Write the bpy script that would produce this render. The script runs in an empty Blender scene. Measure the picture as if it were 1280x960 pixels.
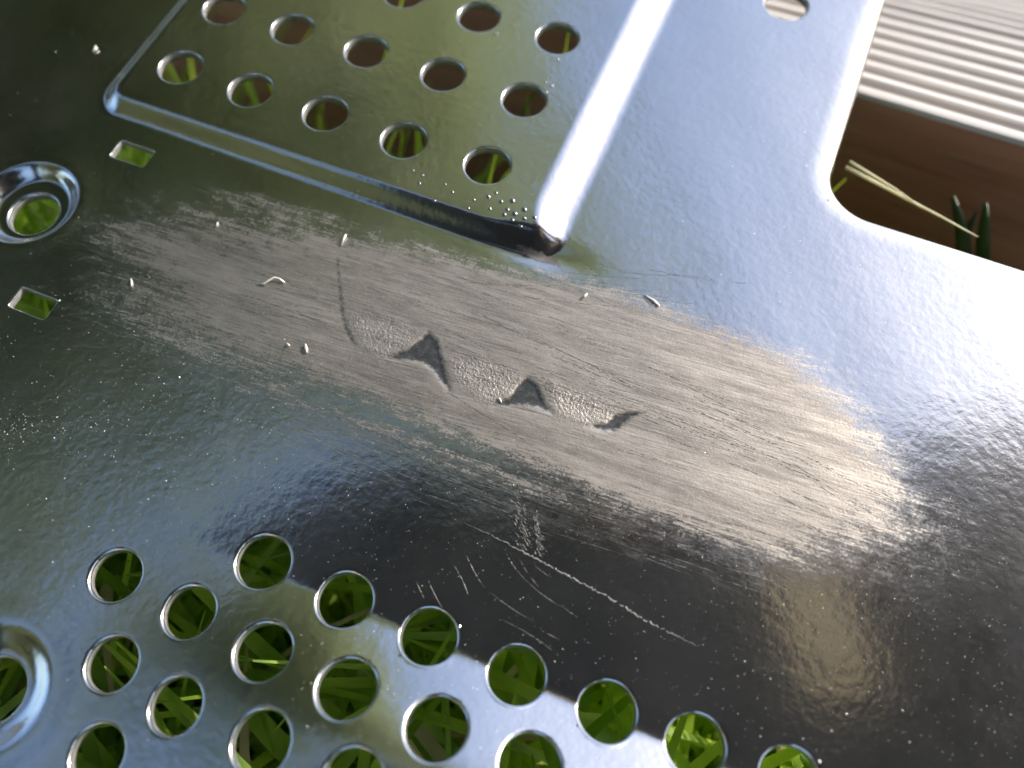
import bpy, bmesh, math, random
import numpy as np
from mathutils import Vector, Matrix
random.seed(7); rng = np.random.default_rng(11)
R = math.radians
scene = bpy.context.scene
col = scene.collection

# ------------------------------------------------------------------ camera, sky, sun, exposure
TILT = R(20)                      # the panel leans: far side propped up by the deck step
LIFT = 0.060                      # height of the panel's middle above the soil
T = Matrix.Translation((0, 0, LIFT)) @ Matrix.Rotation(TILT, 4, 'X')     # panel frame -> world
DIST, PITCH, FPX = 0.080, R(25), 1000.0
cam_local = Matrix.Translation((0, -DIST*math.sin(PITCH), DIST*math.cos(PITCH))) @ Matrix.Rotation(PITCH, 4, 'X')
CAM = T @ cam_local
cd = bpy.data.cameras.new('camera'); cam = bpy.data.objects.new('camera', cd); col.objects.link(cam)
cam.matrix_world = CAM
cd.sensor_width = 36; cd.lens = 36*FPX/1280; cd.clip_start = 0.002; cd.clip_end = 400
cd.dof.use_dof = True; cd.dof.focus_distance = 0.079; cd.dof.aperture_fstop = 17
scene.camera = cam
scene.cycles.max_bounces = 6; scene.cycles.diffuse_bounces = 3; scene.cycles.glossy_bounces = 4; scene.cycles.use_adaptive_sampling = True; scene.cycles.adaptive_threshold = .02

SUN_AZ, SUN_EL = R(73.5), R(34.5)     # azimuth clockwise from +Y
w = bpy.data.worlds.new('World'); scene.world = w; w.use_nodes = True
nt = w.node_tree; nt.nodes.clear()
sky = nt.nodes.new('ShaderNodeTexSky'); sky.sky_type = 'NISHITA'; sky.sun_disc = False
sky.sun_elevation = SUN_EL; sky.sun_rotation = SUN_AZ; sky.dust_density = 2.5; sky.air_density = 1.0; sky.ozone_density = 1.6
bg = nt.nodes.new('ShaderNodeBackground'); bg.inputs[1].default_value = 0.15
wo = nt.nodes.new('ShaderNodeOutputWorld'); nt.links.new(sky.outputs[0], bg.inputs[0]); nt.links.new(bg.outputs[0], wo.inputs[0])
sd = bpy.data.lights.new('sun', 'SUN'); sd.energy = 3.2; sd.angle = R(0.53); sd.color = (1, .93, .82)
sun = bpy.data.objects.new('sun', sd); col.objects.link(sun)
sdir = Vector((math.sin(SUN_AZ)*math.cos(SUN_EL), math.cos(SUN_AZ)*math.cos(SUN_EL), math.sin(SUN_EL)))
sun.location = sdir*5; sun.rotation_euler = sdir.to_track_quat('Z', 'Y').to_euler()
vs = scene.view_settings; vs.view_transform = 'Standard'; vs.look = 'None'; vs.gamma = 1; vs.use_curve_mapping = False
vs.exposure = 1.4

# ------------------------------------------------------------------ helpers
def tag(o, label=None, cat=None, group=None, kind=None):
    for k, v in (('label', label), ('category', cat), ('group', group), ('kind', kind)):
        if v: o[k] = v
    return o
def empty(name, mat=None, parent=None):
    o = bpy.data.objects.new(name, None); o.empty_display_size = .01; col.objects.link(o)
    if parent: o.parent = parent
    if mat is not None: o.matrix_world = mat
    return o
def mesh_obj(name, verts, faces, mat=None, parent=None, smooth=True):
    me = bpy.data.meshes.new(name); me.from_pydata([tuple(v) for v in verts], [], faces); me.update()
    if smooth: me.polygons.foreach_set('use_smooth', [True]*len(me.polygons))
    o = bpy.data.objects.new(name, me); col.objects.link(o)
    if mat: me.materials.append(mat)
    if parent: o.parent = parent
    return o
def bm_obj(name, bm, mat=None, parent=None, smooth=True):
    me = bpy.data.meshes.new(name); bm.to_mesh(me); bm.free()
    if smooth: me.polygons.foreach_set('use_smooth', [True]*len(me.polygons))
    o = bpy.data.objects.new(name, me); col.objects.link(o)
    if mat: me.materials.append(mat)
    if parent: o.parent = parent
    return o

class NT:
    def __init__(s, name):
        s.m = bpy.data.materials.new(name); s.m.use_nodes = True; s.t = s.m.node_tree; s.t.nodes.clear()
        s.out = s.n('ShaderNodeOutputMaterial')
    def n(s, typ, ins=None, **kw):
        nd = s.t.nodes.new(typ)
        for k, v in kw.items(): setattr(nd, k, v)
        for k, v in (ins or {}).items():
            if isinstance(v, bpy.types.NodeSocket): s.t.links.new(v, nd.inputs[k])
            else: nd.inputs[k].default_value = v
        return nd
    def math(s, op, a, b=0.0, clamp=False):
        nd = s.n('ShaderNodeMath', {0: a, 1: b}, operation=op); nd.use_clamp = clamp; return nd.outputs[0]
    def ramp(s, x, a, b, smooth=True):
        nd = s.n('ShaderNodeMapRange', {0: x, 1: a, 2: b, 3: 0.0, 4: 1.0}); nd.clamp = True
        if smooth: nd.interpolation_type = 'SMOOTHSTEP'
        return nd.outputs[0]
    def mix(s, f, a, b):
        nd = s.n('ShaderNodeMix', data_type='RGBA')
        for k, v in ((0, f), (6, a), (7, b)):
            if isinstance(v, bpy.types.NodeSocket): s.t.links.new(v, nd.inputs[k])
            else: nd.inputs[k].default_value = v if k == 0 or len(v) == 4 else (*v, 1)
        return nd.outputs[2]
    def coord(s, scale=(1, 1, 1), rot=(0, 0, 0)):
        tc = s.n('ShaderNodeTexCoord')
        mp0 = s.n('ShaderNodeMapping', {0: tc.outputs['Object'], 2: rot})
        return s.n('ShaderNodeMapping', {0: mp0.outputs[0], 3: scale}).outputs[0]
    def noise(s, vec, scale, detail=2, rough=.5, dist=0):
        return s.n('ShaderNodeTexNoise', {'Vector': vec, 'Scale': scale, 'Detail': detail, 'Roughness': rough, 'Distortion': dist}).outputs['Fac']
    def done(s, sh):
        s.t.links.new(sh, s.out.inputs[0]); return s.m
def col4(c): return (*c, 1) if len(c) == 3 else c
def simple(name, c, rough=.6, metal=0, c2=None, scale=30, bump=0, bscale=100, bdist=.001, spec=.5):
    g = NT(name); v = g.coord()
    base = col4(c)
    if c2: base = g.mix(g.ramp(g.noise(v, scale, 4), .3, .7), c, c2)
    ins = {'Base Color': base, 'Roughness': rough, 'Metallic': metal, 'Specular IOR Level': spec}
    if bump: ins['Normal'] = g.n('ShaderNodeBump', {'Strength': bump, 'Distance': bdist, 'Height': g.noise(v, bscale, 3)}).outputs[0]
    return g.done(g.n('ShaderNodeBsdfPrincipled', ins).outputs[0])

def ray(px, py):
    v = Vector(((px-640)/FPX, (480-py)/FPX, -1.0)); v.rotate(Matrix.Rotation(PITCH, 3, 'X')); return v
CL = cam_local.translation
def on_panel(px, py, z=0.0):               # pixel -> point of the plane z in the panel frame
    v = ray(px, py); t = (z-CL.z)/v.z; return CL + v*t
ANG = R(22.3)
CU = Vector((math.cos(ANG), -math.sin(ANG))); CV = Vector((math.sin(ANG), math.cos(ANG)))
SHEET = T @ Matrix.Rotation(-ANG, 4, 'Z')   # sheet's own axes u, v -> world
def uv(px, py, z=0.0):                      # pixel -> (u, v) on the sheet
    p = on_panel(px, py, z); return (p.x*CU.x+p.y*CU.y, p.x*CV.x+p.y*CV.y)

# ------------------------------------------------------------------ height of the pressed sheet
MM = 0.001
H1 = 1.5*MM
br = uv(692, 318)
E_U0 = (uv(220, 0)[0]+uv(150, 95)[0])/2; E_U1 = (uv(850, 0)[0]+uv(716, 280)[0])/2
E_V0 = (uv(160, 154)[1]+uv(430, 244)[1])/2; br = (E_U1, E_V0)
E_V1 = E_V0 + 62*MM
def rbox(u, v, u0, u1, v0, v1, r):          # signed distance to a rounded box, negative inside
    cx, cy, hx, hy = (u0+u1)/2, (v0+v1)/2, (u1-u0)/2-r, (v1-v0)/2-r
    dx = np.abs(u-cx)-hx; dy = np.abs(v-cy)-hy
    return np.hypot(np.maximum(dx, 0), np.maximum(dy, 0)) + np.minimum(np.maximum(dx, dy), 0) - r
def sstep(t):
    t = np.clip(t, 0, 1); return t*t*(3-2*t)
f1 = uv(568, 815); f2 = uv(833, 920)
F_V = (f1[1]+f2[1])/2 - .2*MM               # fold line of the lower raised field
F_U = uv(120, 740)[0]; F_UB = uv(640, 842)[0]
H2, W2 = 2.3*MM, 12.5*MM
RAMP_D = np.linspace(-2*MM, 18*MM, 400)
_sl = .52*sstep((RAMP_D+.5*MM)/(1.3*MM))*(1-sstep((RAMP_D-5.5*MM)/(7.5*MM)))
RAMP_Z = np.cumsum(_sl)*(RAMP_D[1]-RAMP_D[0])
def field2(u, v):
    d = F_V-v
    return np.interp(d, RAMP_D, RAMP_Z)*sstep((u-F_U)/(F_UB-F_U))
dimples = [(*uv(34, 252), 5.7*MM, 3.9*MM, 1.4*MM), (*uv(-16, 862), 5.6*MM, 3.0*MM, .9*MM)]
BOX_U0 = (uv(1108, 0)[0] + uv(1068, 113)[0])/2 + .35*MM
BOX_V0 = uv(1230, 313)[1]
def wave(u, v):
    x, y = u*1000, v*1000
    return (0.05*np.sin(x*.13+.4)*np.sin(y*.11+1.1) + .025*np.sin(x*.21-y*.17+2) + .012*np.sin(x*.43+y*.31))*MM
teeth_px = [
 [(476,446),(505,438),(522,426),(535,413),(546,424),(553,448),(565,492),(552,478),(540,462),(528,452),(505,450)],
 [(613,507),(636,496),(648,480),(659,471),(672,482),(680,500),(694,519),(672,509),(650,506),(632,507)],
 [(733,531),(756,529),(768,518),(784,515),(806,516),(790,522),(780,529),(768,539),(750,538)],
 [(421,322),(423,322),(425,350),(429,374),(431,390),(437,412),(447,430),(441,428),(431,411),(426,392),(422,350)]]
grain_px = [
 [(440,392),(500,402),(522,420),(503,436),(472,446),(450,430),(438,408)],
 [(562,448),(600,446),(650,470),(634,494),(612,504),(580,486),(566,470)],
 [(690,480),(742,498),(772,516),(755,527),(728,530),(700,515),(684,494)]]
sand_px = [(150,278),(215,268),(250,268),(330,282),(420,296),(520,314),(600,336),(700,350),(760,368),(850,398),(930,425),(985,452),(1030,488),(1068,525),(1090,562),
 (1105,600),(1100,635),(1070,655),(1030,662),(1000,684),(950,690),(880,660),(815,632),(755,606),(700,578),(640,558),(575,530),(520,512),(470,492),(400,468),(330,450),(250,432),(195,400),(165,350)]
wide_px = [(90,268),(200,250),(420,275),(620,318),(880,380),(1010,430),(1120,540),(1190,630),(1205,705),(1110,718),(960,715),(820,690),(640,640),(480,580),(330,520),(200,455),(90,400),(70,330)]
low_px = [(170,440),(330,455),(480,510),(640,570),(760,620),(900,690),(980,712),(880,700),(760,662),(620,616),(500,572),(360,522),(250,480)]
tl_px = [(258,228),(330,240),(420,268),(470,300),(380,296),(290,268),(255,246)]
def poly_sd(u, v, pts):                     # positive inside
    pts = np.array(pts); d = np.full(u.shape, 1e9); ins = np.zeros(u.shape, bool)
    for i in range(len(pts)):
        a, b = pts[i], pts[(i+1) % len(pts)]; e = b-a
        t = np.clip(((u-a[0])*e[0]+(v-a[1])*e[1])/(e@e), 0, 1)
        d = np.minimum(d, np.hypot(u-a[0]-t*e[0], v-a[1]-t*e[1]))
        c = (a[1] > v) != (b[1] > v)
        with np.errstate(divide='ignore', invalid='ignore'):
            ins ^= c & (u < (b[0]-a[0])*(v-a[1])/(b[1]-a[1]+1e-15)+a[0])
    return np.where(ins, d, -d)
P = lambda px: [uv(*p) for p in px]
teeth = [P(t) for t in teeth_px]; grains = [P(t) for t in grain_px]
sandP, wideP, lowP, tlP = P(sand_px), P(wide_px), P(low_px), P(tl_px)
dent = uv(640, 292, .7*MM)
def height(u, v):
    d = rbox(u, v, E_U0, E_U1, E_V0, E_V1, 4.0*MM)
    Wd = 2.5*MM + 2.6*MM*sstep((u-(E_U1-10*MM))/(6*MM))*sstep((v-E_V0+1*MM)/(9*MM))
    z = H1*sstep(-d/Wd)
    z = z + field2(u, v) + wave(u, v)
    for cu, cv, ro, ri, dp in dimples:
        r = np.hypot(u-cu, v-cv)
        z = z - dp*sstep((ro-r)/(ro-ri)) + .06*MM*np.exp(-((r-ro-.5*MM)/(1.2*MM))**2)
    # the knocked corner of the upper field
    cu, cv = br[0]-2.2*MM, br[1]+1.5*MM
    r2 = ((u-cu)/(4.5*MM))**2 + ((v-cv)/(1.6*MM))**2
    z = z - .38*MM*np.exp(-r2)
    db = rbox(u, v, BOX_U0, BOX_U0+70*MM, BOX_V0, BOX_V0+90*MM, 5.2*MM)
    z = z - .40*MM*np.clip(1-db/(3.2*MM), 0, 2)**2
    tt = np.full(u.shape, -1.0)
    for t in teeth[:3]: tt = np.maximum(tt, poly_sd(u, v, t))
    z = z - .11*MM*sstep((tt+.2*MM)/(.55*MM))
    return z

# ------------------------------------------------------------------ holes
LUT = {}
def lut(u, v, key):
    i = min(max(int(np.searchsorted(LUT['U'], u))-1, 0), len(LUT['U'])-2); j = min(max(int(np.searchsorted(LUT['V'], v))-1, 0), len(LUT['V'])-2)
    a = (u-LUT['U'][i])/(LUT['U'][i+1]-LUT['U'][i]); b = (v-LUT['V'][j])/(LUT['V'][j+1]-LUT['V'][j]); Z = LUT[key]
    return float((Z[j, i]*(1-a)+Z[j, i+1]*a)*(1-b)+(Z[j+1, i]*(1-a)+Z[j+1, i+1]*a)*b)
def zat(px, py):
    z = 0.0
    if LUT:
        for _ in range(3):
            u, v = uv(px, py, z); z = lut(u, v, 'Z')
        return z
    for _ in range(3):
        u, v = uv(px, py, z); z = float(height(np.array([u]), np.array([v]))[0])
    return z
circles, boxes = [], []
top_holes = [(225.9,83.6),(313.4,112.2),(407,141),(505.2,174.7),(609.5,206.6),(280.5,11),(366,35.8),(458,63.8),(554.4,92.9),(655.5,124.8),(505.7,-9),(599,20.8),(697,47.5)]
for p in top_holes: circles.append((*uv(*p, H1), 2.58*MM, .22*MM))
# the same field runs on beyond the edge of the picture
a0 = uv(655.5, 124.8, H1); a1 = uv(554.4, 92.9, H1); c5 = uv(697, 47.5, H1)
du = a0[0]-a1[0]; dv = c5[1]-a0[1]
for j in range(0, 5):
    for i in range(5):
        q = (c5[0]-i*du, c5[1]+j*dv)
        if q[0] > E_U0+4*MM and q[1] < E_V1-5*MM and all(math.hypot(q[0]-c[0], q[1]-c[1]) > .7*du for c in circles): circles.append((*q, 2.58*MM, .22*MM))
bot_holes = [(329,702),(431,750),(536,796),(646,844),(759,890),(870,932),(988,974),(144.4,718.9),(235.9,765),(328.2,814.7),(432.5,861),(545,911),(662.5,959),(139.4,829.8),(219,882.5),(325.8,927.9),(121,943),(440,979)]
for p in bot_holes: circles.append((*uv(*p, zat(*p)), 2.28*MM if p[0] < 300 else 2.42*MM, .32*MM))
# rest of the lower hole field, outside the picture
hx = uv(646, 844, 0); hp = uv(759, 890, 0)[0]-hx[0]
for j in range(-8, 1):
    for i in range(-8, 12):
        q = (hx[0]+(i+.5*(j % 2))*hp, hx[1]+j*hp*.866)
        if all(math.hypot(q[0]-c[0], q[1]-c[1]) > .8*hp for c in circles) and q[0] > F_U+6*MM and q[0] < F_U+120*MM and q[1] > F_V-58*MM and q[1] < F_V-8*MM: circles.append((*q, 2.42*MM, .32*MM))
circles.append((*uv(983, 6), 2.75*MM, .22*MM))
circles.append((dimples[0][0]+.3*MM, dimples[0][1]-.5*MM, 2.75*MM, .3*MM))
circles.append((dimples[1][0], dimples[1][1], 2.7*MM, .3*MM))
for c in ((165.5, 192), (41, 379)):
    q = uv(*c); boxes.append((q[0]-2.25*MM, q[0]+2.25*MM, q[1]-1.22*MM, q[1]+1.22*MM, .22*MM, .16*MM, .8*MM))
boxes.append((BOX_U0, BOX_U0+70*MM, BOX_V0, BOX_V0+90*MM, 5.2*MM, 1.7*MM, 2.8*MM))
THK = 1.0*MM
def sdf(u, v):                              # distance to the widened openings; >0 is sheet
    s = np.full(u.shape, 1.0); roll = np.zeros(u.shape); dep = np.zeros(u.shape)
    for cu, cv, r, ro in circles:
        d = np.hypot(u-cu, v-cv)-(r+ro); m = d < s
        s = np.where(m, d, s); roll = np.where(m, ro, roll); dep = np.where(m, THK, dep)
    for u0, u1, v0, v1, r, ro, dp in boxes:
        d = rbox(u, v, u0-ro, u1+ro, v0-ro, v1+ro, r+ro); m = d < s
        s = np.where(m, d, s); roll = np.where(m, ro, roll); dep = np.where(m, dp, dep)
    return s, roll, dep

def build_sheet():
    cor = [uv(0, 0), uv(1280, 0), uv(1280, 960), uv(0, 960)]
    ul0, uh0, vl0, vh0 = min(c[0] for c in cor), max(c[0] for c in cor), min(c[1] for c in cor), max(c[1] for c in cor)
    ulo, uhi, vlo, vhi = ul0-45*MM, uh0+3*MM, vl0-14*MM, vh0+40*MM
    def axis(lo, hi, fa, fb, a0, b0):
        xs = [lo]
        while xs[-1] < hi: xs.append(xs[-1] + (.15*MM if fa < xs[-1] < fb else 1.1*MM if xs[-1] < a0 or xs[-1] > b0 else .27*MM))
        return np.array(xs)
    ft = [uv(*p) for p in ((415, 320), (830, 560), (620, 180), (720, 320))]
    U = axis(ulo, uhi, min(q[0] for q in ft), max(q[0] for q in ft), ul0-8*MM, uh0+3*MM); V = axis(vlo, vhi, uv(800, 545)[1], uv(430, 325)[1], vl0-10*MM, vh0+8*MM)
    nu, nv = len(U), len(V); print('sheet grid', nu, nv, 'extent mm', (uhi-ulo)*1e3, (vhi-vlo)*1e3)
    gu, gv = [a.ravel() for a in np.meshgrid(U, V)]
    S, _, _ = sdf(gu, gv); S[np.abs(S) < .004*MM] = .004*MM
    pos = S > 0
    idx = np.arange(nu*nv).reshape(nv, nu)
    a, b, c, d = idx[:-1, :-1].ravel(), idx[:-1, 1:].ravel(), idx[1:, 1:].ravel(), idx[1:, :-1].ravel()
    cnt = pos[a].astype(int)+pos[b]+pos[c]+pos[d]
    full = cnt == 4; part = (cnt > 0) & (cnt < 4)
    faces = np.stack([a[full], b[full], c[full], d[full]], 1).tolist()
    xs, ys, ekey, bedge = [], [], {}, []
    base = nu*nv
    def cross(i, j):
        k = (i, j) if i < j else (j, i)
        if k not in ekey:
            t = S[k[0]]/(S[k[0]]-S[k[1]]); ekey[k] = base+len(xs)
            xs.append(gu[k[0]]+t*(gu[k[1]]-gu[k[0]])); ys.append(gv[k[0]]+t*(gv[k[1]]-gv[k[0]]))
        return ekey[k]
    for q in np.nonzero(part)[0]:
        loop = [a[q], b[q], c[q], d[q]]; poly = []; cr = []
        for i in range(4):
            p0, p1 = int(loop[i]), int(loop[(i+1) % 4])
            if pos[p0]: poly.append(p0)
            if pos[p0] != pos[p1]:
                x = cross(p0, p1); poly.append(x); cr.append((x, pos[p0]))
        if len(cr) == 2:
            faces.append(poly)
            out_, in_ = (cr[0][0], cr[1][0]) if cr[0][1] else (cr[1][0], cr[0][0])
            bedge.append((out_, in_))
    xs = np.array(xs); ys = np.array(ys); e = 1e-5
    for _ in range(3):
        s, roll, dep = sdf(xs, ys)
        gx = (sdf(xs+e, ys)[0]-sdf(xs-e, ys)[0])/(2*e); gy = (sdf(xs, ys+e)[0]-sdf(xs, ys-e)[0])/(2*e)
        n = np.maximum(np.hypot(gx, gy), .3); gx /= n; gy /= n
        xs -= gx*s; ys -= gy*s
    AU, AV = np.r_[gu, xs], np.r_[gv, ys]; AZ = height(AU, AV)
    LUT.update(U=U, V=V, Z=AZ[:nu*nv].reshape(nv, nu), S=S.reshape(nv, nu))
    nb = len(xs); NB = base+nb
    vu, vv, vz = [AU], [AV], [AZ]; z0 = AZ[base:]
    rings = [np.arange(base, NB)]; off = NB
    K = 6
    for k in range(1, K+1):
        th = k/K*math.pi/2
        vu.append(xs-gx*roll*math.sin(th)); vv.append(ys-gy*roll*math.sin(th)); vz.append(z0-roll*(1-math.cos(th)))
        rings.append(np.arange(off, off+nb)); off += nb
    vu.append(xs-gx*roll); vv.append(ys-gy*roll); vz.append(z0-np.maximum(dep, roll+.25*MM)); rings.append(np.arange(off, off+nb)); off += nb
    # under side
    und = off; vu.append(AU); vv.append(AV); vz.append(AZ-THK); off += NB
    cutf = []
    for i, j in bedge:
        i -= base; j -= base
        cutf.append(len(faces)+len(rings)-2)
        for k in range(len(rings)-1):
            faces.append([int(rings[k][j]), int(rings[k][i]), int(rings[k+1][i]), int(rings[k+1][j])])
        faces.append([int(rings[-1][j]), int(rings[-1][i]), und+base+i, und+base+j])
    top_n = int(full.sum())
    for f in faces[:top_n]: faces.append([und+f[3], und+f[2], und+f[1], und+f[0]])
    for f in faces[top_n:top_n+len(bedge)]: faces.append([und+k for k in reversed(f)])
    # outer rim
    def rim(ids):
        for p, q in zip(ids[:-1], ids[1:]):
            if pos[p] and pos[q]: faces.append([int(q), int(p), und+int(p), und+int(q)])
    rim(idx[0, ::-1][::-1][::-1]); rim(idx[:, 0]); rim(idx[-1]); rim(idx[::-1, -1])
    verts = np.stack([np.concatenate(vu), np.concatenate(vv), np.concatenate(vz)], 1)
    # drop vertices no face uses
    used = np.zeros(len(verts), bool)
    fl = np.fromiter((i for f in faces for i in f), dtype=np.int64); used[fl] = True
    remap = np.cumsum(used)-1; verts = verts[used]; fl = remap[fl]
    lens = np.fromiter((len(f) for f in faces), dtype=np.int32)
    me = bpy.data.meshes.new('sheet')
    me.vertices.add(len(verts)); me.vertices.foreach_set('co', verts.ravel())
    me.loops.add(len(fl)); me.loops.foreach_set('vertex_index', fl.astype(np.int32))
    me.polygons.add(len(lens)); st = np.r_[0, np.cumsum(lens)[:-1]].astype(np.int32)
    me.polygons.foreach_set('loop_start', st); me.polygons.foreach_set('loop_total', lens)
    me.polygons.foreach_set('use_smooth', np.ones(len(lens), bool))
    mi = np.zeros(len(lens), np.int32); mi[cutf] = 1; me.polygons.foreach_set('material_index', mi)
    me.update()
    u_, v_ = verts[:, 0], verts[:, 1]
    def attr(name, val):
        at = me.attributes.new(name, 'FLOAT', 'POINT'); at.data.foreach_set('value', val.astype(np.float32))
    ul, ur = uv(150, 330)[0], uv(520, 420)[0]
    fe = 4.2*MM+9*MM*(1-sstep((u_-ul)/(ur-ul)))+4.5*MM*sstep((u_-uv(840, 560)[0])/(uv(1080, 630)[0]-uv(840, 560)[0]))
    core = np.clip(.5+poly_sd(u_, v_, sandP)/fe, 0, 1)
    wide = np.clip(.5+poly_sd(u_, v_, wideP)/(7.0*MM), 0, 1)
    low = np.clip(.35+poly_sd(u_, v_, lowP)/(4.5*MM), 0, 1)
    tl = np.clip(.5+poly_sd(u_, v_, tlP)/(2.5*MM), 0, 1)
    lf = 1-.20*(1-sstep((u_-ul)/(ur-ul)))
    attr('solid', .5+.5*sstep((u_-ul)/(ur-ul)))
    attr('wear', np.maximum.reduce([(core*.62+wide*.38)*lf, low*.64, tl*.52]))
    tt = np.full(u_.shape, -1.0)
    for t in teeth: tt = np.maximum(tt, poly_sd(u_, v_, t))
    attr('rim', 1-sstep((tt-.05*MM)/(.5*MM)))
    attr('keep', np.clip(.5+tt/(.8*MM), 0, 1))
    tg = np.full(u_.shape, -1.0)
    for t in grains: tg = np.maximum(tg, poly_sd(u_, v_, t))
    attr('grain', np.clip(.5+tg/(1.2*MM), 0, 1))
    kn = np.exp(-(((u_-br[0]+2.0*MM)/(4.2*MM))**2+((v_-br[1]-.9*MM)/(.9*MM))**2)*1.2)
    attr('knock', kn)
    return me

# ------------------------------------------------------------------ sheet materials
def sheet_material():
    g = NT('black_lacquer_worn_to_steel')
    A = lambda n: g.n('ShaderNodeAttribute', attribute_name=n).outputs['Fac']
    wear, keep, grain, knock = A('wear'), A('keep'), A('grain'), A('knock')
    o = g.coord()
    # strokes of the sanding, lying a few degrees off the sheet's own edge
    so = g.coord(scale=(110, 1500, 1), rot=(0, 0, R(1)))
    so2 = g.coord(scale=(260, 5200, 1), rot=(0, 0, R(-5)))
    s1 = g.noise(so, 1, 4, .62, .35); s2 = g.noise(so2, 1, 3, .6, .2)
    so3 = g.coord(scale=(28, 330, 1), rot=(0, 0, R(-2))); s3 = g.noise(so3, 1, 3, .55, .4)
    blot = g.noise(g.coord(scale=(.62, 1, 1)), 900, 6, .74, .3); fine = g.noise(o, 3600, 3, .6); fine2 = g.noise(o, 9000, 2, .6)
    t = g.math('ADD', wear, g.math('MULTIPLY', g.math('SUBTRACT', s1, .5), .50))
    t = g.math('ADD', t, g.math('MULTIPLY', g.math('SUBTRACT', s3, .5), .55))
    t = g.math('ADD', t, g.math('MULTIPLY', g.math('SUBTRACT', s2, .5), .7))
    t = g.math('ADD', t, g.math('MULTIPLY', g.math('SUBTRACT', blot, .5), 1.0))
    t = g.math('ADD', t, g.math('MULTIPLY', g.math('SUBTRACT', fine, .5), .8))
    gate = g.ramp(wear, .06, .3)
    mask = g.math('MULTIPLY', g.math('MULTIPLY', g.ramp(t, .42, .70), gate), A('solid'))
    kp = g.math('ADD', keep, g.math('MULTIPLY', g.math('SUBTRACT', g.noise(o, 1900, 5, .75), .5), 1.5))
    kp = g.ramp(kp, .30, .85)
    mask = g.math('MULTIPLY', mask, g.math('SUBTRACT', 1.0, g.math('MULTIPLY', kp, .93)))
    kk = g.ramp(g.math('ADD', knock, g.math('MULTIPLY', g.math('SUBTRACT', g.noise(o, 1500, 4, .7), .5), 1.1)), .55, .8)
    mask = g.math('MAXIMUM', mask, g.math('MULTIPLY', kk, .45))
    # lacquer
    peel = g.noise(o, 1250, 2, .5); peel2 = g.noise(o, 420, 2, .5); grit = g.noise(o, 5200, 2, .6)
    hgt = g.math('ADD', g.math('MULTIPLY', peel, .55), g.math('MULTIPLY', peel2, .8)); hgt = g.math('ADD', hgt, g.math('MULTIPLY', grit, .10))
    bp = g.n('ShaderNodeBump', {'Strength': 1.0, 'Distance': 3.4e-5, 'Height': hgt}).outputs[0]
    haze = g.math('MULTIPLY', g.ramp(t, .12, .5), .5)
    rp = g.math('ADD', .13, g.math('MULTIPLY', g.noise(o, 160, 4, .6), .06)); rp = g.math('ADD', rp, g.math('MULTIPLY', haze, .16))
    pc = g.mix(g.noise(o, 90, 4), (.43, .435, .445), (.50, .505, .51))
    paint = g.n('ShaderNodeBsdfPrincipled', {'Base Color': pc, 'Metallic': 1.0, 'Roughness': rp, 'Normal': bp}).outputs[0]
    # bare steel
    tone = g.math('ADD', g.math('MULTIPLY', s1, .3), g.math('MULTIPLY', blot, .25)); tone = g.math('ADD', tone, g.math('MULTIPLY', s3, .45))
    bc = g.mix(g.ramp(tone, .36, .64), (.178, .162, .150), (.352, .325, .300))
    bc = g.mix(g.math('MULTIPLY', g.ramp(s2, .5, .72), .35), bc, (.50, .47, .44))
    bc = g.mix(g.math('MULTIPLY', g.ramp(s2, .48, .3), .35), bc, (.10, .092, .086))
    bc = g.mix(g.math('MULTIPLY', g.ramp(fine2, .55, .8), .5), bc, (.72, .69, .65))
    hb = g.math('ADD', g.math('MULTIPLY', s2, .55), g.math('MULTIPLY', fine, .55))
    hb = g.math('ADD', hb, g.math('MULTIPLY', g.math('MULTIPLY', grain, g.noise(o, 3600, 3, .65)), 3.0))
    bb = g.n('ShaderNodeBump', {'Strength': 1.0, 'Distance': 3.0e-5, 'Height': hb}).outputs[0]
    bare = g.n('ShaderNodeBsdfPrincipled', {'Base Color': bc, 'Metallic': .8, 'Roughness': .47, 'Normal': bb}).outputs[0]
    pr_c = g.mix(g.ramp(g.noise(o, 1500, 4, .7), .4, .75), (.010, .012, .016), (.045, .052, .062))
    pr_c = g.mix(g.math('MULTIPLY', A('rim'), .85), pr_c, (.008, .009, .012))
    primer = g.n('ShaderNodeBsdfPrincipled', {'Base Color': pr_c, 'Roughness': .42, 'Specular IOR Level': .3, 'Normal': bp}).outputs[0]
    film = g.n('ShaderNodeBsdfDiffuse', {0: (.55, .54, .50, 1)}).outputs[0]
    ff = g.math('MULTIPLY', g.ramp(g.noise(o, 55, 5, .65), .35, .8), .013)
    paint = g.n('ShaderNodeMixShader', {0: ff, 1: paint, 2: film}).outputs[0]
    paint = g.n('ShaderNodeMixShader', {0: g.math('MULTIPLY', g.math('MAXIMUM', kp, kk), .92), 1: paint, 2: primer}).outputs[0]
    mx = g.n('ShaderNodeMixShader', {0: mask, 1: paint, 2: bare})
    return g.done(mx.outputs[0])
M_sheet = sheet_material()
M_steel = simple('bright_scratched_steel', (.34, .33, .31), .42, .5, (.18, .175, .165), 3000)
M_lacq = simple('lacquer', (.24, .245, .25), .2, 1)

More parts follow.
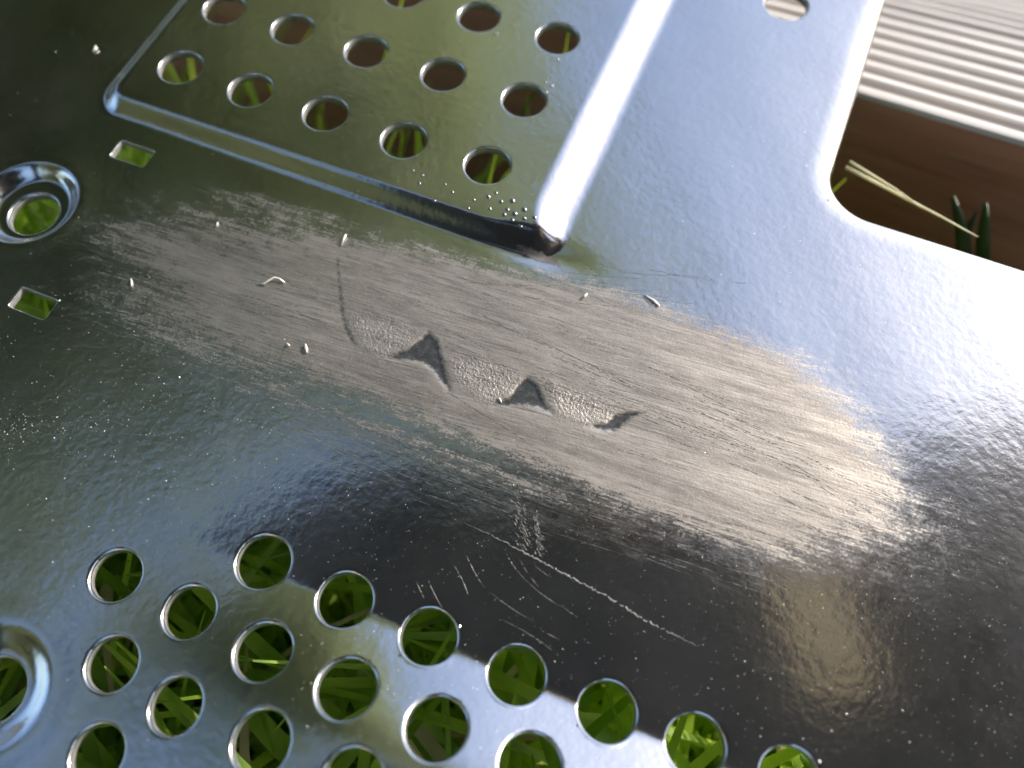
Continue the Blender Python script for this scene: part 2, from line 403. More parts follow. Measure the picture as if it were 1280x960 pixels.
# ------------------------------------------------------------------ setting: soil, lawn
def ground_mat():
    g = NT('garden_soil_and_turf'); v = g.coord()
    c = g.mix(g.ramp(g.noise(v, 9, 5), .35, .65), (.045, .07, .02), (.075, .11, .03))
    c = g.mix(g.ramp(g.noise(v, 160, 4), .5, .75), c, (.06, .045, .028))
    b = g.n('ShaderNodeBump', {'Strength': .6, 'Distance': .01, 'Height': g.noise(v, 120, 4)}).outputs[0]
    return g.done(g.n('ShaderNodeBsdfPrincipled', {'Base Color': c, 'Roughness': .9, 'Normal': b}).outputs[0])
bm = bmesh.new(); bmesh.ops.create_grid(bm, x_segments=40, y_segments=40, size=150)
tag(bm_obj('ground', bm, ground_mat()), kind='structure')

def leaf_mat(name, c1, c2, trans=.45, scale=20, rough=.45):
    g = NT(name); v = g.coord()
    c = g.mix(g.ramp(g.noise(v, scale, 3), .3, .7), c1, c2)
    p = g.n('ShaderNodeBsdfPrincipled', {'Base Color': c, 'Roughness': rough}).outputs[0]
    t = g.n('ShaderNodeBsdfTranslucent', {0: g.mix(.5, c, (c2[0]*1.5, c2[1]*1.6, c2[2]*.8))}).outputs[0]
    return g.done(g.n('ShaderNodeMixShader', {0: trans, 1: p, 2: t}).outputs[0])
M_grass = leaf_mat('fresh_grass', (.08, .19, .015), (.44, .58, .06), .6, 130)  # bright end raised so the blades seem to catch spots of sun
M_straw = leaf_mat('pale_straw', (.72, .66, .52), (.84, .80, .68), .3, 200, .5)
M_shade_blade = leaf_mat('shaded_grass_blade', (.025, .05, .01), (.045, .085, .018), .15, 60)  # grass green darkened so these blades look shaded, not backlit
M_dry = leaf_mat('dry_grass', (.42, .32, .17), (.58, .47, .28), .3, 80, .6)

# deck edge in the world: the line under two points of the photograph, at deck height
DECK_Z = 0.066
def hit_z(px, py, z):
    o = CAM.translation; d = T.to_3x3() @ ray(px, py); return o + d*((z-o.z)/d.z)
dA, dB = hit_z(1070, 113, DECK_Z), hit_z(1280, 175, DECK_Z)
ddir = (dB-dA); ddir.z = 0; ddir.normalize(); dnor = Vector((-ddir.y, ddir.x, 0))     # dnor points away, onto the deck
print('deck edge', dA, dB, ddir)
PANEL_INV = T.inverted()
def blade(vs, fs, base, hgt, wid, az, lean, curl, seg=5):
    d = Vector((math.cos(az), math.sin(az), 0)); sd_ = Vector((-d.y, d.x, 0)); p = Vector(base); ang = lean; n0 = len(vs)
    for k in range(seg+1):
        t = k/seg; wd = wid*(1-t**2.2)*.5+.00008
        up = Vector((0, 0, math.cos(ang)))+d*math.sin(ang)
        fold = (Vector((0, 0, math.sin(ang)))-d*math.cos(ang))*wid*.12*(1-t)
        vs += [p-sd_*wd, p+fold, p+sd_*wd]
        p = p+up*(hgt/seg); ang += curl/seg
    for k in range(seg):
        a = n0+3*k
        fs += [(a, a+1, a+4, a+3), (a+1, a+2, a+5, a+4)]
def under_panel(p, gap=.0025):
    q = PANEL_INV @ p; return q.z < -gap
def lawn(name, n, mat, hr, wr, seed):
    rd = random.Random(seed); vs, fs = [], []
    k = 0
    while k < n:
        x, y = rd.uniform(-.17, .20), rd.uniform(-.16, .20)
        b = Vector((x, y, -.001))
        if (b-dA).dot(dnor) > -.006: continue
        roof = LIFT+math.tan(TILT)*y-.006
        h = min(rd.uniform(*hr), max(.012, roof*1.6))
        if (b-dA).dot(dnor) > -.042: h = min(h, .020)
        tv, tf = [], []
        blade(tv, tf, b, h, rd.uniform(*wr), rd.uniform(0, 6.283), rd.uniform(.05, .75), rd.uniform(.1, 1.5))
        inside = abs(x) < .15 and abs(y) < .16
        if inside and not all(under_panel(q) for q in tv): k += .02; continue
        if any((q-dA).dot(dnor) > -.002 for q in tv): k += .02; continue
        o = len(vs); vs += tv; fs += [tuple(i+o for i in f) for f in tf]; k += 1
    return mesh_obj(name, vs, fs, mat)
tag(lawn('grass', 7200, M_grass, (.028, .085), (.0011, .0030), 3), 'green lawn grass seen through the holes of the black panel', 'grass', kind='stuff')
tag(lawn('dry_grass', 1100, M_dry, (.02, .06), (.001, .0024), 5), 'dry yellow grass and thatch between the green blades', 'grass', kind='stuff')

# ------------------------------------------------------------------ deck step
def wood_mat(name, c1, c2, rough, ang):
    g = NT(name)
    v = g.coord(scale=(9, 160, 160)); v2 = g.coord(scale=(40, 900, 900))
    n = g.noise(v, 1, 5, .6, .6); n2 = g.noise(v2, 1, 3, .6, .2)
    c = g.mix(g.ramp(n, .3, .7), c1, c2); c = g.mix(g.math('MULTIPLY', g.ramp(n2, .5, .75), .45), c, tuple(x*.55 for x in c1))
    b = g.n('ShaderNodeBump', {'Strength': .5, 'Distance': .0004, 'Height': n2}).outputs[0]
    return g.done(g.n('ShaderNodeBsdfPrincipled', {'Base Color': c, 'Roughness': g.math('ADD', rough, g.math('MULTIPLY', n, .12)), 'Normal': b}).outputs[0])
M_board = wood_mat('sunlit_pale_decking', (.44, .40, .375), (.60, .56, .525), .28, 0)  # brown boards coloured pale: the sun's glare is put into the tone
M_fascia = wood_mat('dark_brown_deck_edge', (.34, .125, .082), (.50, .22, .15), .5, 0)
deck_m = Matrix((( ddir.x, dnor.x, 0, dA.x), (ddir.y, dnor.y, 0, dA.y), (0, 0, 1, DECK_Z), (0, 0, 0, 1)))
deck = empty('wooden_deck', deck_m)
tag(deck, 'low brown wooden deck with ridged boards behind the panel, lit on top', 'deck')
def deck_board(y0, wdt, x0, x1):
    prof = [(y0, -.028), (y0, -.0008), (y0+.0003, -.0002), (y0+.0012, 0)]
    y = y0+.0015; i = 0
    while y < y0+wdt-.008:
        p, dp = (.0044, .0016) if i < 8 else (.0031, .0016)
        for k in range(8):
            a = k/8*2*math.pi; prof.append((y+p*k/8, -dp*(.5-.5*math.cos(a))**2.4))
        y += p; i += 1
    prof += [(y0+wdt-.002, 0), (y0+wdt, -.002), (y0+wdt, -.028)]
    n = len(prof); vs = [(x0, a, b) for a, b in prof]+[(x1, a, b) for a, b in prof]
    fs = [(i, i+n, (i+1) % n+n, (i+1) % n) for i in range(n)]+[tuple(range(n)), tuple(range(2*n-1, n-1, -1))]
    o_ = mesh_obj('deck_board', vs, fs, M_board, deck, smooth=False); o_.data.materials.append(M_fascia); o_.data.polygons[0].material_index = 1
    return o_
for k in range(5): deck_board(k*.126, .120, -1.1, 1.3)
def box(name, lo, hi, mat, parent, bev=0):
    bm = bmesh.new(); bmesh.ops.create_cube(bm, size=1)
    for v_ in bm.verts: v_.co = Vector([lo[i]+(v_.co[i]+.5)*(hi[i]-lo[i]) for i in range(3)])
    if bev: bmesh.ops.bevel(bm, geom=bm.edges[:], offset=bev, segments=2, affect='EDGES')
    return bm_obj(name, bm, mat, parent, smooth=False)
box('fascia_board', (-1.1, .001, -.075), (1.3, .022, -.0285), M_fascia, deck, .0006)

# ------------------------------------------------------------------ the panel
panel = empty('perforated_metal_panel', SHEET)
tag(panel, 'black lacquered pressed steel panel with round holes and a sanded bare patch', 'metal panel')
sheet = bpy.data.objects.new('sheet', build_sheet()); col.objects.link(sheet); sheet.parent = panel
sheet.data.materials.append(M_sheet); sheet.data.materials.append(simple('raw_cut_steel_edge', (.36, .355, .35), .45, .35, (.24, .235, .23), 1500))
def surf(px, py, lift=0.0):                  # point of the sheet under a pixel, in sheet coordinates
    z = zat(px, py); u, v = uv(px, py, z); return Vector((u, v, z+lift))

# scratches: shallow ploughed strips of bright steel
def scratch(pts, wid, jag=.35, skip=.16):
    fine = []
    for (x0, y0), (x1, y1) in zip(pts[:-1], pts[1:]):
        n = max(2, int(math.hypot(x1-x0, y1-y0)/2.5))
        for k in range(n): fine.append((x0+(x1-x0)*k/n, y0+(y1-y0)*k/n))
    fine.append(pts[-1]); vs = []; fs = []
    P3 = [surf(*p) for p in fine]; N = len(P3)
    for k, p in enumerate(P3):
        d = (P3[min(k+1, N-1)]-P3[max(k-1, 0)]); d.z = 0; d.normalize(); s_ = Vector((-d.y, d.x, 0))
        e = min(1, 3*k/N+.15, 3*(N-1-k)/N+.15); ww = wid*.5*e
        q = p+s_*random.uniform(-1, 1)*wid*jag
        l, r = ww*random.uniform(.2, 1.5), ww*random.uniform(.2, 1.5)
        vs += [q-s_*l+Vector((0, 0, 4e-6)), q+Vector((0, 0, 2.6e-5*random.uniform(.4, 1.5))), q+s_*r+Vector((0, 0, 4e-6))]
        if k and random.random() > skip: a = 3*(k-1); fs += [(a, a+1, a+4, a+3), (a+1, a+2, a+5, a+4)]
    return vs, fs
def bezier(p0, p1, bow, n=6):
    mx, my = (p0[0]+p1[0])/2-(p1[1]-p0[1])*bow, (p0[1]+p1[1])/2+(p1[0]-p0[0])*bow
    return [((1-t)**2*p0[0]+2*t*(1-t)*mx+t*t*p1[0], (1-t)**2*p0[1]+2*t*(1-t)*my+t*t*p1[1]) for t in [i/n for i in range(n+1)]]
def scratch_obj(pts, wid, **k):
    v_, f_ = scratch(pts, wid, **k); return mesh_obj('scratch', v_, f_, M_steel, panel)
o = scratch_obj([(578, 652), (600, 662), (640, 682), (676, 702), (714, 722), (760, 746), (800, 772), (840, 792), (874, 808)], .14*MM, jag=.6, skip=.06); o['label'] = 'long pale scratch running across the dark lacquer'
for p0, p1, b in (((534, 722), (553, 760), .05), ((566, 704), (586, 745), -.06), ((582, 692), (606, 735), .06), ((612, 740), (668, 778), .04), ((626, 774), (694, 816), -.07),
                  ((632, 690), (662, 730), .1), ((660, 728), (700, 758), .05), ((700, 756), (722, 772), 0), ((676, 788), (700, 800), 0), ((520, 726), (530, 748), 0), ((650, 700), (676, 736), .08), ((668, 706), (690, 722), .1)):
    scratch_obj(bezier(p0, p1, b), .045*MM)
# two tracks of tiny crescent nicks, and loose hairlines along the sanding strokes
vs, fs = [], []
def add(v_, f_):
    o_ = len(vs); vs.extend(v_); fs.extend(tuple(i+o_ for i in f) for f in f_)
for k in range(70):
    t = k/70; x, y = 641+t*16+random.gauss(0, 5), 612+t*70
    add(*scratch(bezier((x, y), (x+random.uniform(2, 7), y+random.uniform(3, 9)), random.uniform(-.2, .2), 3), .045*MM))
for k in range(60):
    t = k/60; x, y = 668+t*8+random.gauss(0, 3), 640+t*52
    add(*scratch(bezier((x, y), (x+random.uniform(2, 6), y+random.uniform(2, 6)), .25, 3), .05*MM))
for k in range(230):
    t = random.random(); s_ = random.random()
    x = 300+t*640; y = 490+t*195+s_*s_*62+random.gauss(0, 6)-abs(t-.4)*30
    L = random.uniform(20, 110); a = R(random.gauss(19, 3))
    add(*scratch(bezier((x, y), (x+L*math.cos(a), y+L*math.sin(a)), random.uniform(-.05, .03), 3), random.uniform(.014, .040)*MM))
for k in range(26):
    x, y = random.uniform(70, 330), random.uniform(370, 520)
    L = random.uniform(15, 90); a = R(random.gauss(8+(x-70)*.07, 5))
    add(*scratch(bezier((x, y), (x+L*math.cos(a), y+L*math.sin(a)), .04, 3), random.uniform(.010, .026)*MM))
for k in range(70):
    x, y = random.uniform(960, 1230), random.uniform(600, 720)
    L = random.uniform(12, 70); a = R(random.gauss(24, 4))
    add(*scratch(bezier((x, y), (x+L*math.cos(a), y+L*math.sin(a)), .02, 3), random.uniform(.010, .026)*MM))
for k in range(14):
    x, y = random.uniform(560, 860), random.uniform(330, 372)
    add(*scratch(bezier((x, y), (x+random.uniform(40, 120), y+random.uniform(4, 14)), .02, 3), .03*MM))
for k in range(80):
    t = random.random(); x = 190+t*820; y = 330+t*235+random.gauss(0, 42)
    L = random.uniform(40, 190); a = R(random.gauss(14+12*t, 3.5))
    add(*scratch(bezier((x, y), (x+L*math.cos(a), y+L*math.sin(a)), random.uniform(-.03, .05), 4), random.uniform(.012, .030)*MM, skip=.3))
hs = mesh_obj('hairline_scratches', vs, fs, M_steel, panel); hs['kind'] = 'stuff'

# blisters of the lacquer by the knocked corner
def blister_mesh():
    bm = bmesh.new(); bmesh.ops.create_icosphere(bm, subdivisions=2, radius=1)
    me = bpy.data.meshes.new('paint_blister'); bm.to_mesh(me); bm.free()
    me.polygons.foreach_set('use_smooth', [True]*len(me.polygons)); me.materials.append(M_lacq); return me
bme = blister_mesh()
for x, y, r in ((610, 246, 4), (626, 252, 4), (640, 251, 5), (634, 262, 4), (630, 268, 4), (643, 267, 5), (655, 262, 5), (640, 275, 4), (612, 261, 3), (655, 273, 4), (592, 250, 3), (565, 240, 3), (528, 219, 3), (524, 229, 3), (668, 272, 4),
                (543, 251, 3), (651, 283, 3), (585, 260, 3), (620, 241, 3), (556, 230, 2.5), (516, 213, 2.5), (690, 107, 3), (698, 75, 3), (620, 42, 3), (682, 103, 2.5)):
    o = bpy.data.objects.new('paint_blister', bme); col.objects.link(o); o.parent = panel
    o.location = surf(x, y); s_ = r*.68*.085*MM; o.scale = (s_*1.1, s_*1.1, s_*.75)

# ------------------------------------------------------------------ loose shavings and dust on the panel
M_shav = simple('pale_metal_shaving', (.66, .64, .58), .4, .25, (.5, .48, .42), 8000)
def shaving(pts, wid, label, lift=.12):
    P3 = [SHEET @ (surf(x, y)+Vector((0, 0, (h*wid+wid*.45)))) for x, y, h in pts]
    bm = bmesh.new(); prev = None; nrm = SHEET.to_3x3() @ Vector((0, 0, 1))
    for k, p in enumerate(P3):
        d = (P3[min(k+1, len(P3)-1)]-P3[max(k-1, 0)]).normalized(); a = d.cross(nrm).normalized(); b = a.cross(d)
        ww = wid*.5*random.uniform(.75, 1.2)*(1 if 0 < k < len(P3)-1 else .6)
        ring = [bm.verts.new(p+(a*math.cos(q)+b*math.sin(q)*.8)*ww) for q in [i*math.pi/3 for i in range(6)]]
        if prev:
            for i in range(6): bm.faces.new((prev[i], prev[(i+1) % 6], ring[(i+1) % 6], ring[i]))
        else: bm.faces.new(ring[::-1])
        prev = ring
    bm.faces.new(prev)
    c = P3[0].copy()
    for v_ in bm.verts: v_.co -= c
    o = bm_obj('metal_shaving', bm, M_shav); o.location = c
    return tag(o, label, 'shaving', 'loose metal shavings on the panel')
shaving([(324, 355, 0), (331, 356, .2), (337, 352, .5), (344, 349, .8), (350, 350, .6), (356, 354, .1)], .26*MM, 'curled pale shaving lying on the left of the sanded patch')
shaving([(805, 369, 0), (811, 373, 0), (817, 377, .1), (824, 383, 0)], .30*MM, 'straight pale rod shaving on the blue-grey lacquer right of centre')
shaving([(433, 295, .6), (430, 300, .2), (427, 308, 0)], .30*MM, 'short bright sliver at the upper edge of the sanded patch below the raised field')
shaving([(382, 431, 0), (383, 436, .1), (384, 442, 0)], .38*MM, 'short thick upright stub of shaving left of the dark curved mark')
shaving([(359, 430, 0), (362, 433, .1)], .36*MM, 'tiny round crumb of metal beside the thick upright stub')
shaving([(728, 374, 0), (731, 371, .3), (734, 368, .1)], .32*MM, 'small chip of metal at the upper edge of the sanded patch near the rod shaving')
shaving([(164, 349, 0), (165, 353, .2), (165, 359, 0)], .24*MM, 'thin upright splinter at the far left end of the sanded patch')
shaving([(623, 497, .2), (625, 500, .2), (627, 504, 0)], .2*MM, 'tiny bright splinter on the middle dark tooth-shaped mark')
shaving([(273, 279, .2), (271, 284, 0)], .26*MM, 'tiny bright crumb near the upper left corner of the sanded patch')
shaving([(117, 66, 0), (121, 62, .4), (120, 59, .2)], .34*MM, 'small curled crumb on the dark lacquer left of the raised field')

def dust():
    vs, fs = [], []
    def fleck(x, y, s_):
        c = surf(x, y, s_*.3); n = Vector((random.gauss(0, .6), random.gauss(0, .6), 1)).normalized()
        a = n.orthogonal().normalized(); a.rotate(Matrix.Rotation(random.uniform(0, 6.28), 3, n)); b = n.cross(a)
        e = random.uniform(.5, 1); o_ = len(vs)
        vs.extend([c+a*s_, c+b*s_*e, c-a*s_, c-b*s_*e, c+n*s_*.6, c-n*s_*.5])
        fs.extend([(o_+i, o_+(i+1) % 4, o_+4) for i in range(4)]+[(o_+(i+1) % 4, o_+i, o_+5) for i in range(4)])
    sz = lambda: .022*MM+.030*MM*random.random()**3+(.03*MM if random.random() < .04 else 0)
    for k in range(620): fleck(random.gauss(190, 120), random.gauss(510, 75), sz())
    for k in range(120): fleck(abs(random.gauss(0, 60)), random.gauss(535, 16), sz())
    for k in range(1100): fleck(random.uniform(330, 1270), random.uniform(600, 950), sz())
    for k in range(800): fleck(random.uniform(0, 1270), random.uniform(0, 955), sz()*.9)
    for k in range(420): fleck(random.gauss(1080, 110), random.gauss(700, 90), sz())
    for k in range(520):
        t = random.random(); fleck(380+t*640+random.gauss(0, 60), 400+t*230+random.gauss(0, 60), sz()*.9)
    for x, y in ((945, 105), (915, 208), (1008, 207), (998, 205), (1186, 357), (988, 341), (1165, 297), (943, 292), (1000, 301)): fleck(x, y, .055*MM)
    ok = [f for f in fs]
    me = mesh_obj('metal_dust', vs, ok, simple('pale_metal_dust', (.75, .73, .70), .35, .35), None, smooth=False)
    me.matrix_world = SHEET
    return tag(me, 'fine glinting metal dust scattered over the panel', 'dust', kind='stuff')
def clear_of_holes():
    global surf
    base = surf
    def s2(px, py, lift=0.0):
        p = base(px, py, lift); s_ = lut(p.x, p.y, 'S')
        if s_ < .15*MM: p = Vector((p.x, p.y, -.02))
        return p
    surf = s2
clear_of_holes(); dust()

# ------------------------------------------------------------------ straw and blades standing in front of the deck edge
def at_depth(px, py, back):                  # point on the pixel's ray, `back` metres in front of the deck face
    o_ = CAM.translation; d = T.to_3x3() @ ray(px, py)
    t = ((dA-dnor*back)-o_).dot(dnor)/d.dot(dnor); return o_+d*t
def stalk(name, pts, wid, mat, label, cat):
    vs_, fs_ = [], []; N = len(pts)
    for k, p in enumerate(pts):
        d = (pts[min(k+1, N-1)]-pts[max(k-1, 0)]).normalized(); view = (CAM.translation-p).normalized(); a = d.cross(view).normalized(); b = a.cross(d)
        e = wid*.5*(1-.75*(k/(N-1))**2)
        for q in range(6): vs_.append(p+(a*math.cos(q*math.pi/3)+b*.35*math.sin(q*math.pi/3))*e)
        if k:
            for q in range(6): i = 6*(k-1); fs_.append((i+q, i+(q+1) % 6, i+6+(q+1) % 6, i+6+q))
    fs_.append(tuple(range(5, -1, -1))); fs_.append(tuple(range(6*N-6, 6*N)))
    c = pts[0].copy(); o = mesh_obj(name, [v_-c for v_ in vs_], fs_, mat); o.location = c
    return tag(o, label, cat)
stalk('dry_straw', [at_depth(1057, 209, .020), at_depth(1090, 226, .020), at_depth(1130, 247, .020), at_depth(1180, 273, .020), at_depth(1222, 296, .020)], .00042, M_straw, 'pale dry straw leaning across the dark deck edge in the cutout', 'straw')
stalk('dry_straw', [at_depth(1062, 202, .021), at_depth(1090, 219, .0205), at_depth(1120, 237, .0212), at_depth(1150, 258, .022)], .00036, M_straw, 'second thinner straw crossing the pale straw at its upper end in the cutout', 'straw')
stalk('grass_blade', [at_depth(1206, 345, .009), at_depth(1204, 300, .008), at_depth(1198, 270, .008), at_depth(1191, 246, .008)], .0019, M_shade_blade, 'broad dark grass blade leaning left before the deck edge in the cutout', 'grass blade')
stalk('grass_blade', [at_depth(1204, 345, .007), at_depth(1206, 300, .007), at_depth(1213, 280, .006), at_depth(1221, 264, .006)], .0013, M_shade_blade, 'thin dark grass blade leaning right, the short middle one of three in the cutout', 'grass blade')
stalk('grass_blade', [at_depth(1227, 350, .008), at_depth(1229, 300, .008), at_depth(1231, 275, .008), at_depth(1232, 254, .008)], .0018, M_shade_blade, 'upright dark grass blade, the rightmost of three in the cutout', 'grass blade')

# ------------------------------------------------------------------ what the lacquer mirrors: tree, photographer, camera
M_bark = simple('bark', (.10, .075, .05), .9, 0, (.16, .12, .085), 8, .6, 30, .02)
M_leaf = leaf_mat('tree_leaves', (.155, .172, .10), (.235, .258, .155), .6, 1.5)
def tube(bm, pts, rads, n=8):
    prev = None
    for k, p in enumerate(pts):
        d = (Vector(pts[min(k+1, len(pts)-1)])-Vector(pts[max(k-1, 0)])).normalized(); a = d.orthogonal().normalized(); b = d.cross(a)
        ring = [bm.verts.new(Vector(p)+(a*math.cos(q)+b*math.sin(q))*rads[k]) for q in [i*2*math.pi/n for i in range(n)]]
        if prev:
            for i in range(n): bm.faces.new((prev[i], prev[(i+1) % n], ring[(i+1) % n], ring[i]))
        prev = ring
    bm.faces.new(prev)
def tree(base, crown_c, crown_r, nleaf, label, seed, lsize=.13):
    rd = random.Random(seed); root = empty('broadleaf_tree', Matrix.Translation(base)); tag(root, label, 'tree', 'trees mirrored in the lacquer')
    B = Vector(base); C = Vector(crown_c)-B; bm = bmesh.new()
    tube(bm, [(0, 0, -.05), (C.x*.1, C.y*.1, C.z*.3), (C.x*.5, C.y*.5, C.z*.65), C*.95, C+Vector((.2, .1, crown_r[2]*.6))], [.24, .17, .13, .09, .03])
    limbs = []
    for k in range(11):
        q = C+Vector((rd.uniform(-1, 1)*crown_r[0], rd.uniform(-1, 1)*crown_r[1], rd.uniform(-.6, .8)*crown_r[2]))*.75; s_ = C*rd.uniform(.55, .9)
        tube(bm, [s_, (s_+q)/2+Vector((0, 0, .2)), q], [.07, .045, .015], 6); limbs.append(q)
    bm_obj('trunk', bm, M_bark, root)
    vs_, fs_ = [], []
    clumps = limbs+[C+Vector((rd.gauss(0, .45)*crown_r[0], rd.gauss(0, .45)*crown_r[1], rd.gauss(0, .45)*crown_r[2])) for _ in range(26)]
    for k in range(nleaf):
        c = rd.choice(clumps); s_ = min(crown_r)*.30
        p = c+Vector((rd.gauss(0, s_), rd.gauss(0, s_), rd.gauss(0, s_*.8))); n = Vector((rd.gauss(0, 1), rd.gauss(0, 1), rd.gauss(.6, 1))).normalized()
        a = n.orthogonal(); a.rotate(Matrix.Rotation(rd.uniform(0, 6.28), 3, n)); b = n.cross(a); L = lsize*rd.uniform(.7, 1.3); o_ = len(vs_)
        vs_ += [p-a*L, p+b*L*.45, p+a*L, p-b*L*.45]; fs_.append((o_, o_+1, o_+2, o_+3))
    mesh_obj('crown', vs_, fs_, M_leaf, root, smooth=False)
tree((-4.2, 1.2, 0), (-3.0, 2.95, 6.3), (2.6, 2.35, 2.0), 17000, 'large green tree overhanging from the left, mirrored in the lacquer', 21)
tree((-5.2, -3.6, 0), (-5.2, -3.6, 2.6), (2.2, 2.2, 2.0), 9000, 'low bushy green tree behind on the left, mirrored in the slopes', 22)

tree((-7.5, 7.5, 0), (-7.5, 7.5, 3.0), (3.4, 3.4, 2.6), 10000, 'broad green tree farther off on the far left, mirrored along the raised edge', 23)
CAMM = CAM.copy()
M_cam = simple('black_camera_shell', (.02, .02, .022), .35, 0, None, 30, .2, 900, .0002)
M_ring = simple('dark_lens_ring', (.035, .035, .04), .3, .6)
M_glassl = simple('lens_glass', (.01, .01, .015), .05, 0)
cm = empty('compact_camera', CAMM); tag(cm, 'black compact camera held low over the panel, mirrored dark in it', 'camera')
box('camera_body', (-.050, -.030, .014), (.080, .054, .038), M_cam, cm, .005)
def ringm(name, r0, r1, z0, z1, mat):
    n = 40; vs_ = []
    for r, z in ((r0, z0), (r1, z0), (r1, z1), (r0, z1)): vs_ += [(r*math.cos(i*2*math.pi/n), r*math.sin(i*2*math.pi/n), z) for i in range(n)]
    fs_ = [(a*n+i, a*n+(i+1) % n, ((a+1) % 4)*n+(i+1) % n, ((a+1) % 4)*n+i) for a in range(4) for i in range(n)]
    return mesh_obj(name, vs_, fs_, mat, cm, smooth=False)
ringm('lens_barrel', .010, .0185, .003, .0138, M_ring)
ringm('lens_collar', .0187, .023, .008, .0139, M_cam)
ringm('lens_front', .0002, .0098, .006, .010, M_glassl)
box('glint_plate', (.060, .020, .0122), (.069, .049, .0138), simple('warm_gold_metal', (.92, .74, .46), .3, .9), cm, .0006)  # added gold plate, there to give the lacquer its warm highlight
box('shutter_button', (.050, .0542, .020), (.062, .057, .032), M_ring, cm, .001)

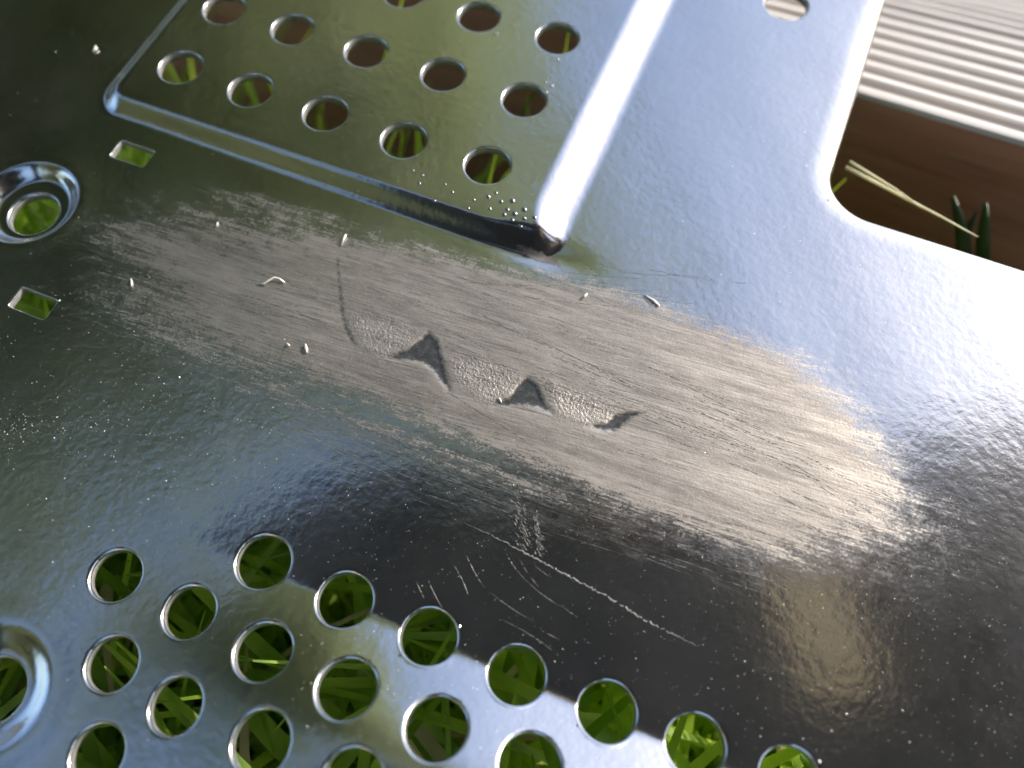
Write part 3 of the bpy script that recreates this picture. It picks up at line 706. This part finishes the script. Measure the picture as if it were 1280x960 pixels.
def person():
    V3 = Vector
    vs_, es, rd_ = [], [], []
    def v_(p, r, par=None):
        vs_.append(V3(p)); rd_.append(r)
        if par is not None: es.append((par, len(vs_)-1))
        return len(vs_)-1
    pel = v_((.34, -.72, .42), .15)
    bel = v_((.31, -.58, .50), .14, pel); che = v_((.25, -.36, .57), .155, bel); upc = v_((.16, -.16, .60), .13, che)
    nk = v_((.12, -.10, .60), .058, upc); hd = v_((.10, -.055, .60), .085, nk); h2 = v_((.09, -.01, .585), .09, hd); h3 = v_((.085, .02, .555), .06, h2)
    for s_, sh, el, wr in ((1, (.34, -.065, .56), (.45, -.06, .33), (.17, -.105, .175)), (-1, (-.125, -.075, .55), (-.20, -.25, .31), (-.17, -.36, .085))):
        a = v_(sh, .085, upc); b = v_(el, .05, a); c = v_(wr, .032, b)
        if s_ > 0:
            loc = lambda x, y, z: CAMM @ V3((x+.022, y+.024, z))
            palm = v_(loc(.074, -.006, .030), .019, c); kn = v_(loc(.068, .004, .020), .016, palm)
            for i, (yy, ln) in enumerate(((.024, 1.), (.009, 1.08), (-.006, 1.0), (-.020, .85))):
                if i == 0:      # index finger over the top edge, on the shutter button
                    f0 = v_(loc(.071, .020, .026), .0095, kn); f1 = v_(loc(.066, .036, .022), .0088, f0); f2 = v_(loc(.050, .042, .022), .008, f1); v_(loc(.038, .039, .025), .007, f2)
                else:           # the others curl in behind the grip
                    f0 = v_(loc(.072, yy-.004, .034), .0095, kn); f1 = v_(loc(.066, yy-.006, .046), .0090, f0); f2 = v_(loc(.066-.018*ln, yy-.008, .050), .0085, f1); v_(loc(.064-.032*ln, yy-.008, .047), .007, f2)
            t0 = v_(loc(.070, .012, .046), .011, palm); t1 = v_(loc(.054, .020, .050), .010, t0); v_(loc(.036, .020, .048), .008, t1)
        else:
            palm = v_((-.175, -.335, .035), .026, c)
            for i in range(4):
                x = -.205+i*.018; f0 = v_((x, -.29, .02), .0095, palm); f1 = v_((x*1.02, -.262, .017), .0085, f0); v_((x*1.04, -.237, .010), .007, f1)
            t0 = v_((-.145, -.32, .02), .010, palm); v_((-.125, -.295, .013), .0085, t0)
    for s_ in (-1, 1):
        hip = v_((.34+s_*.11, -.74, .38), .105, pel); kn = v_((.30+s_*.14, -.50, .07), .062, hip); an = v_((.36+s_*.13, -.93, .055), .042, kn); v_((.37+s_*.13, -1.10, .035), .03, an)
    me = bpy.data.meshes.new('person_graph'); me.from_pydata(vs_, es, []); ob = bpy.data.objects.new('person_graph', me); col.objects.link(ob)
    m = ob.modifiers.new('skin', 'SKIN'); m.use_smooth_shade = True
    for i, sv in enumerate(me.skin_vertices[0].data): sv.radius = (rd_[i], rd_[i]); sv.use_root = i == 0
    sb = ob.modifiers.new('sub', 'SUBSURF'); sb.levels = 2
    dg = bpy.context.evaluated_depsgraph_get(); m2 = bpy.data.meshes.new_from_object(ob.evaluated_get(dg)); bpy.data.objects.remove(ob)
    m2.name = 'body'
    for mm in (simple('skin', (.74, .50, .33), .4, 0, (.80, .57, .39), 60), simple('dark_navy_jumper', (.018, .019, .025), .9, 0, (.028, .03, .036), 200), simple('dark_trousers', (.02, .021, .026), .9), simple('dark_shoes', (.015, .014, .013), .6)): m2.materials.append(mm)
    wr = vs_[[i for i in range(len(vs_)) if abs(rd_[i]-.032) < 1e-6][0]]
    for p in m2.polygons:
        c = p.center; mi = 1
        if c.y < -.60 or c.z < .30 and c.y < -.42: mi = 2
        if c.y < -.98 and c.z < .12: mi = 3
        if (c-Vector((.087, .02, .515))).length < .05: mi = 0
        if (c-CAMM @ Vector((.068, .067, .022))).length < .022: mi = 0
        if c.x < -.10 and c.z < .10 and c.y > -.38: mi = 0
        p.material_index = mi
    root = empty('person', Matrix.Translation((.34, -.72, 0)))
    tag(root, 'person in dark hooded jumper kneeling over the panel with a camera, mirrored', 'person')
    b = bpy.data.objects.new('body', m2); col.objects.link(b); b.parent = root; b.location = (-.34, .72, 0)
    # hair
    bm = bmesh.new(); bmesh.ops.create_uvsphere(bm, u_segments=28, v_segments=18, radius=1)
    for q in bm.verts:
        n = q.co.copy(); q.co = Vector((n.x*.094, n.y*.115, n.z*.105))*(1+.03*math.sin(n.x*17)*math.sin(n.y*19))
    bmesh.ops.delete(bm, geom=[q for q in bm.verts if q.co.z < -.035 and q.co.y > -.03], context='VERTS')
    h = bm_obj('hair', bm, simple('dark_hair', (.02, .014, .010), .6, 0, None, 30, .8, 300, .004), root)
    h.location = Vector((.095, -.035, .615))-Vector((.34, -.72, 0))
    # face: eyes, nose, mouth, ears
    sk = m2.materials[0]; eye = simple('eye', (.7, .68, .65), .2); lip = simple('lips', (.4, .18, .15), .5)
    def ball(name, p, s_, mt):
        bm = bmesh.new(); bmesh.ops.create_uvsphere(bm, u_segments=16, v_segments=10, radius=1)
        o_ = bm_obj(name, bm, mt, root); o_.location = Vector(p)-Vector((.34, -.72, 0)); o_.scale = s_
    for s_ in (-1, 1):
        ball('eye', (.088+s_*.032, .028, .515), (.012, .011, .010), eye); ball('ear', (.095+s_*.088, -.03, .57), (.012, .018, .03), sk)
    ball('nose', (.086, .012, .492), (.014, .024, .018), sk); ball('mouth', (.088, -.028, .502), (.024, .008, .006), lip)
person()
